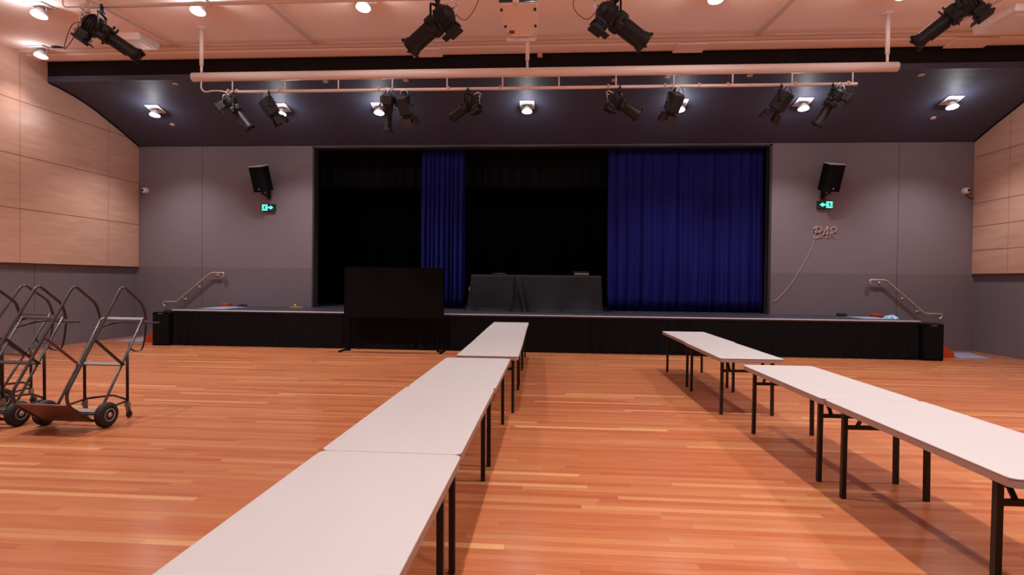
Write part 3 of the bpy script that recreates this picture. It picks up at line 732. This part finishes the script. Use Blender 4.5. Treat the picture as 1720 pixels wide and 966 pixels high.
for x, lab in dark_x:
    y = 13.07; z = dark_z(y) - .012
    downlight(x, y, z, -.3, lab, 'downlights in the dark curved ceiling'); add_spot(x, y - .04, z - .20, PW_ST)
row9 = [(-8.80, 'lit square downlight in the cream ceiling above the left bar end'), (-5.96, 'lit downlight in the cream ceiling at the top left, right of the first rib'), (-3.12, 'lit downlight in the cream ceiling left of the projector'), (2.55, 'lit downlight in the cream ceiling right of the projector, touching the top edge'), (5.37, 'lit downlight in the cream ceiling at the top right edge')]
for x, lab in row9:
    y = 9.0; z = ceil_z(y) - .012
    downlight(x, y, z, .07, lab, 'downlights in the cream ceiling'); add_spot(x, y - .04, z - .20, PW)
downlight(-10.72, 11.0, ceil_z(11.0) - .012, .07, 'lit downlight in the far left ceiling corner against the black bulkhead', 'downlights in the cream ceiling'); add_spot(-10.72, 10.98, ceil_z(11.0) - .2, PW * .28)
downlight(8.20, 9.0, ceil_z(9) - .012, .07, 'lit downlight in the cream ceiling beyond the top right corner', 'downlights in the cream ceiling'); add_spot(8.20, 8.96, ceil_z(9) - .2, PW)
for y in (4.9, .8):
    for x in (-8.8, -5.96, -.35, 2.5, 5.37, 8.2):
        downlight(x, y, ceil_z(y) - .012, .07, 'downlight in the cream ceiling above and behind the camera view', 'downlights out of view in the cream ceiling')
        add_spot(x, y - .04, ceil_z(y) - .2, PW)

# small round covers on the dark ceiling
for i, (x, y, lab) in enumerate([(-8.47, 11.97, 'front row small pink disc farthest left'), (-5.0, 11.97, 'front row small pink disc above the second dropper gap'), (-3.2, 11.97, 'front row small pink disc left of the projector hanger'), (1.33, 12.1, 'front row small pale disc right of the centre hanger'), (2.42, 11.97, 'front row small pink disc right of the first right dropper'), (4.12, 11.97, 'front row small pink disc below the right part of the pipe'), (7.6, 12.05, 'front row small pink disc right of the pipe end'), (-9.77, 13.7, 'rear row small pink disc near the left end downlight'), (8.92, 13.7, 'rear row small pink disc near the right end downlight')]):
    z = dark_z(y) - .004; sl = (dark_z(y + .1) - dark_z(y - .1)) / .2; ax = Vector((0, sl, -1)).normalized()
    o = MB().lathe([(0, 0), (.062, 0), (.062, .012), (.05, .018), (0, .02)], (0, 0, 0), ax, 20).build('ceiling_disc', 'orange_cover'); o.location = (x, y, z)
    tag(o, lab + ' on the dark ceiling', 'ceiling cover', 'small round covers on the dark ceiling')

# round black ceiling speaker opening, left
o = MB().lathe([(0, 0), (.13, 0), (.13, .012), (.10, .016), (0, .014)], (0, 0, 0), (0, .07, -1), 24).build('ceiling_speaker', 'lamp_body'); o.location = (-10.35, 11.0, ceil_z(11.0) - .002); tag(o, 'round dark speaker opening in the cream ceiling near the left corner downlight', 'ceiling speaker')

# flat boxes on the cream ceiling
def vent(x, y, w, d, lab):
    t = thing('ceiling_air_unit', lab, 'air conditioner', (x, y, ceil_z(y)), 0, 'square air units in the cream ceiling')
    MB().prism([(-d / 2, -.14), (d / 2, -.14), (d / 2 + .04, 0.02), (-d / 2 - .04, 0.0)], 0, -w / 2, w / 2).build('casing', 'projector', t)
    MB().bb(-w * .35, w * .35, -d * .35, d * .35, -.148, -.139, .002).build('intake_grille', 'white', t)
vent(8.15, 10.3, .95, .9, 'flat white square air unit on the ceiling at the top right corner')
vent(-8.25, 10.55, .5, .5, 'flat pinkish ceiling unit behind the top left spotlight')
# cover plates under the moulding
for x0, x1, lab in ((-2.95, -2.32, 'flat cream plate under the ceiling edge, left of the projector'), (2.45, 3.05, 'flat cream plate under the ceiling edge, right of the projector'), (7.75, 8.5, 'flat cream plate under the ceiling edge at the far right')):
    o = MB().bb(-(x1 - x0) / 2, (x1 - x0) / 2, -.22, .20, -.030, .0, .003).build('cover_plate', 'ceil'); o.location = ((x0 + x1) / 2, 11.46, 6.392); tag(o, lab, 'cover plate', 'plates under the ceiling edge')
o = MB().bb(-.05, .05, -.03, .03, -.10, .0, .004).build('sensor_box', 'orange_cover'); o.location = (-.27, 11.62, 6.41); tag(o, 'tiny cream box under the ceiling edge right of the centre hanger', 'sensor')

# ------------------------------------------------------------------ wall items
def wall_speaker(x, z, sg, lab):
    t = thing('wall_speaker', lab, 'loudspeaker', (x, YB, z), 0, 'loudspeakers on the back wall')
    rot = Matrix.Rotation(R(sg * 11), 4, 'Z') @ Matrix.Rotation(R(19), 4, 'X')
    mx = Matrix.Translation((0, -.36, 0)) @ rot
    def pt(b, n, m):
        bmesh.ops.transform(b.bm, matrix=mx, verts=b.bm.verts); return b.build(n, m, t)
    b = MB(); b.prism([(-.215, -.16), (.215, -.16), (.15, .16), (-.15, .16)], 2, -.33, .33); pt(b, 'cabinet', 'black')
    b = MB(); b.grid(lambda u, v: (-.21 + .42 * u, -.16 - .025 * math.sin(PI * u), -.325 + .65 * v), 12, 1); pt(b, 'grille', 'skirt')
    b = MB(); b.prism([(-.216, -.165), (-.1, -.185), (.1, -.185), (.216, -.165), (.151, .161), (-.151, .161)], 2, .33, .35); pt(b, 'top_plate', 'silver')
    b = MB(); b.lathe([(0, 0), (.018, 0), (.014, .006), (0, .008)], (sg * .02, -.188, -.25), (0, -1, 0), 14); pt(b, 'badge', 'silver')
    b = MB(); b.bb(-.05 , .05, -.02, 0, -.50, -.1, .004); b.bar((0, -.02, -.42), (0, -.36, -.38), .03, .05); b.bar((0, -.34, -.42), (0, -.34, -.30), .05, .05, (0, 1, 0)); b.build('wall_bracket', 'leg', t)
wall_speaker(-7.66, 4.27, -1, 'black loudspeaker tilted down on the back wall left of the stage opening')
wall_speaker(6.88, 4.28, 1, 'black loudspeaker tilted down on the back wall right of the stage opening')

def exit_sign(x, z, sg, lab):
    """sg +1: arrow points right; the lit door pictogram sits on the other side"""
    t = thing('exit_sign', lab, 'exit sign', (x, YB, z), 0, 'green exit signs')
    MB().bb(-.185, .185, -.07, -.0, -.10, .10, .008).build('housing', 'green_dark', t)
    f = -.0735
    p = MB().bb(-sg * .175, -sg * .02, f, f + .006, -.082, .082).build('lit_pictogram', 'green', t)
    # running figure in dark green on the lit field
    b = MB(); cx = -sg * .098; y0 = f - .002
    def seg(a, c, w): b.bar((cx + sg * a[0], y0, a[1]), (cx + sg * c[0], y0, c[1]), w, .003, (1, 0, 0) if abs(a[0] - c[0]) < abs(a[1] - c[1]) else (0, 0, 1))
    b.lathe([(0, -.0015), (.013, -.0015), (.013, .0015), (0, .0015)], (cx + sg * .012, y0, .05), (0, 1, 0), 12)
    for a, c, w in (((.004, .034), (-.008, -.008), .018), ((.004, .03), (.035, .012), .009), ((0, .03), (-.03, .014), .009), ((-.008, -.008), (.022, -.028), .011), ((.022, -.028), (.014, -.062), .010), ((-.008, -.01), (-.022, -.04), .011), ((-.022, -.04), (-.052, -.046), .010)):
        A = Vector((cx + sg * a[0], y0, a[1])); B = Vector((cx + sg * c[0], y0, c[1])); d = (B - A); ang = math.atan2(d.x, d.z)
        b.box((A + B) / 2, (w * 1.5, .003, d.length + w * .5), Matrix.Rotation(ang, 3, 'Y'))
    for q in ((-.062, .0), (.062, .0)): b.bb(cx + q[0] - .004, cx + q[0] + .004, y0 - .001, y0 + .001, -.07, .07)
    b.build('running_figure', 'green_dark', p)
    b = MB(); ax = sg * .02
    b.prism([(sg * -.005, -.022), (sg * .055, -.022), (sg * .055, -.06), (sg * .14, 0), (sg * .055, .06), (sg * .055, .022), (sg * -.005, .022)], 1, f, f + .006)
    b.build('arrow', 'green', t)
    MB().lathe([(0, 0), (.006, 0), (.006, .004), (0, .004)], (sg * .15, -.072, -.075), (0, -1, 0), 8).build('indicator', 'white', t)
exit_sign(-7.64, 3.545, 1, 'green lit running figure exit sign with arrow pointing right, below the left loudspeaker')
exit_sign(6.915, 3.645, -1, 'green lit running figure exit sign with arrow pointing left, below the right loudspeaker')

def dome(x, z, sg, lab):
    t = thing('dome_camera', lab, 'security camera', (x, YB, z), 0, 'white dome cameras')
    MB().lathe([(.085, -.01), (.085, .02), (.07, .035)], (0, 0, 0), (0, -1, 0), 20).build('base', 'white', t)
    MB().lathe([(.075, .03), (.08, .06), (.07, .10), (.045, .125), (0, .135)], (0, 0, 0), (0, -1, 0), 20).build('ball', 'white', t)
    ax = Vector((sg * .35, -1, 0)).normalized()
    MB().lathe([(.034, .085), (.034, .128), (.028, .132), (0, .128)], (0, -.01, 0), ax, 16).build('lens', 'glass', t)
    return t
dome(-11.17, 4.01, -.2, 'white dome camera on the back wall beside the left wood panelling')
t = dome(10.30, 4.00, .2, 'white dome camera on the back wall beside the right wood panelling')
MB().tube(smooth_path([(.02, -.02, -.08), (.06, -.03, -.15), (.13, -.03, -.19), (.19, -.06, -.18)]), .007, 6).build('cable', 'rubber', t)

# BAR sign
t = thing('bar_sign', 'unlit pink script neon sign reading BAR on the right of the back wall', 'sign', (6.93, YB, 2.945))
def letter(strokes, ox, name):
    b = MB()
    for s_ in strokes: b.tube(smooth_path([(ox + x * .19 + z * .03, -.025, (z - .5) * .27) for x, z in s_], 6), .0085, 8)
    b.build(name, 'neon', t)
letter([[(-.25, .78), (-.1, .95), (.15, 1.0), (.12, .6), (.0, .02)], [(-.05, .9), (.3, 1.05), (.75, .98), (.8, .75), (.5, .56), (.15, .5)], [(.2, .52), (.6, .52), (.78, .32), (.6, .1), (.2, .0), (-.1, .08)]], -.26, 'letter_b')
letter([[(-.1, 0), (.2, .45), (.55, 1.02), (.62, 1.02), (.64, .5), (.68, 0)], [(0, .35), (.4, .42), (.95, .42)]], -.075, 'letter_a')
letter([[(.1, .85), (.08, .5), (.02, 0)], [(-.15, .82), (.2, 1.0), (.65, 1.02), (.75, .78), (.5, .55), (.12, .46)], [(.2, .48), (.5, .25), (.95, .0)]], .12, 'letter_r')
MB().bb(-.27, .27, -.014, -.010, -.02, .0).build('mounting_strip', 'glass', t)
for x, z in ((-.22, .05), (0, .03), (.2, .05), (-.2, -.1), (.12, -.1)): MB().tube([(x, -.02, z), (x, 0, z)], .005, 6).build('standoff', 'white', t)
o = MB().tube(smooth_path([(0, -.012, 0), (-.10, -.012, -.30), (-.30, -.012, -.72), (-.62, -.012, -1.25), (-.85, -.012, -1.52), (-1.0, -.012, -1.64)]), .0055, 6).build('sign_cable', 'neon'); o.location = (6.70, YB, 2.81)
tag(o, 'thin pale cable drooping from the BAR sign to the edge of the stage opening', 'cable')

# ------------------------------------------------------------------ world, camera, colour
w = bpy.data.worlds.new('world'); sc.world = w; w.use_nodes = True
w.node_tree.nodes['Background'].inputs[0].default_value = (.02, .015, .015, 1); w.node_tree.nodes['Background'].inputs[1].default_value = .3

f_px, yaw, pitch, roll = 930.0, 0.0687655761, -0.0134912258, 0.0109319599
fw = Vector((-math.sin(yaw) * math.cos(pitch), math.cos(yaw) * math.cos(pitch), math.sin(pitch)))
rt = Vector((math.cos(yaw), math.sin(yaw), 0)); up = rt.cross(fw)
r2 = rt * math.cos(roll) + up * math.sin(roll); u2 = -rt * math.sin(roll) + up * math.cos(roll)
cam = bpy.data.cameras.new('camera'); cam.sensor_width = 36; cam.lens = f_px / 1720 * 36; cam.clip_start = .05; cam.clip_end = 100
co = bpy.data.objects.new('camera', cam); C.objects.link(co)
mw = Matrix((r2, u2, -fw)).transposed().to_4x4(); mw.translation = (0, 0, 1.655); co.matrix_world = mw
sc.camera = co
sc.view_settings.view_transform = 'Standard'; sc.view_settings.look = 'None'; sc.view_settings.gamma = 1; sc.view_settings.use_curve_mapping = False
sc.view_settings.exposure = -0.2
sc.cycles.max_bounces = 8; sc.cycles.diffuse_bounces = 5; sc.cycles.glossy_bounces = 3; sc.cycles.caustics_reflective = False; sc.cycles.sample_clamp_indirect = 6
sc.cycles.use_denoising = True
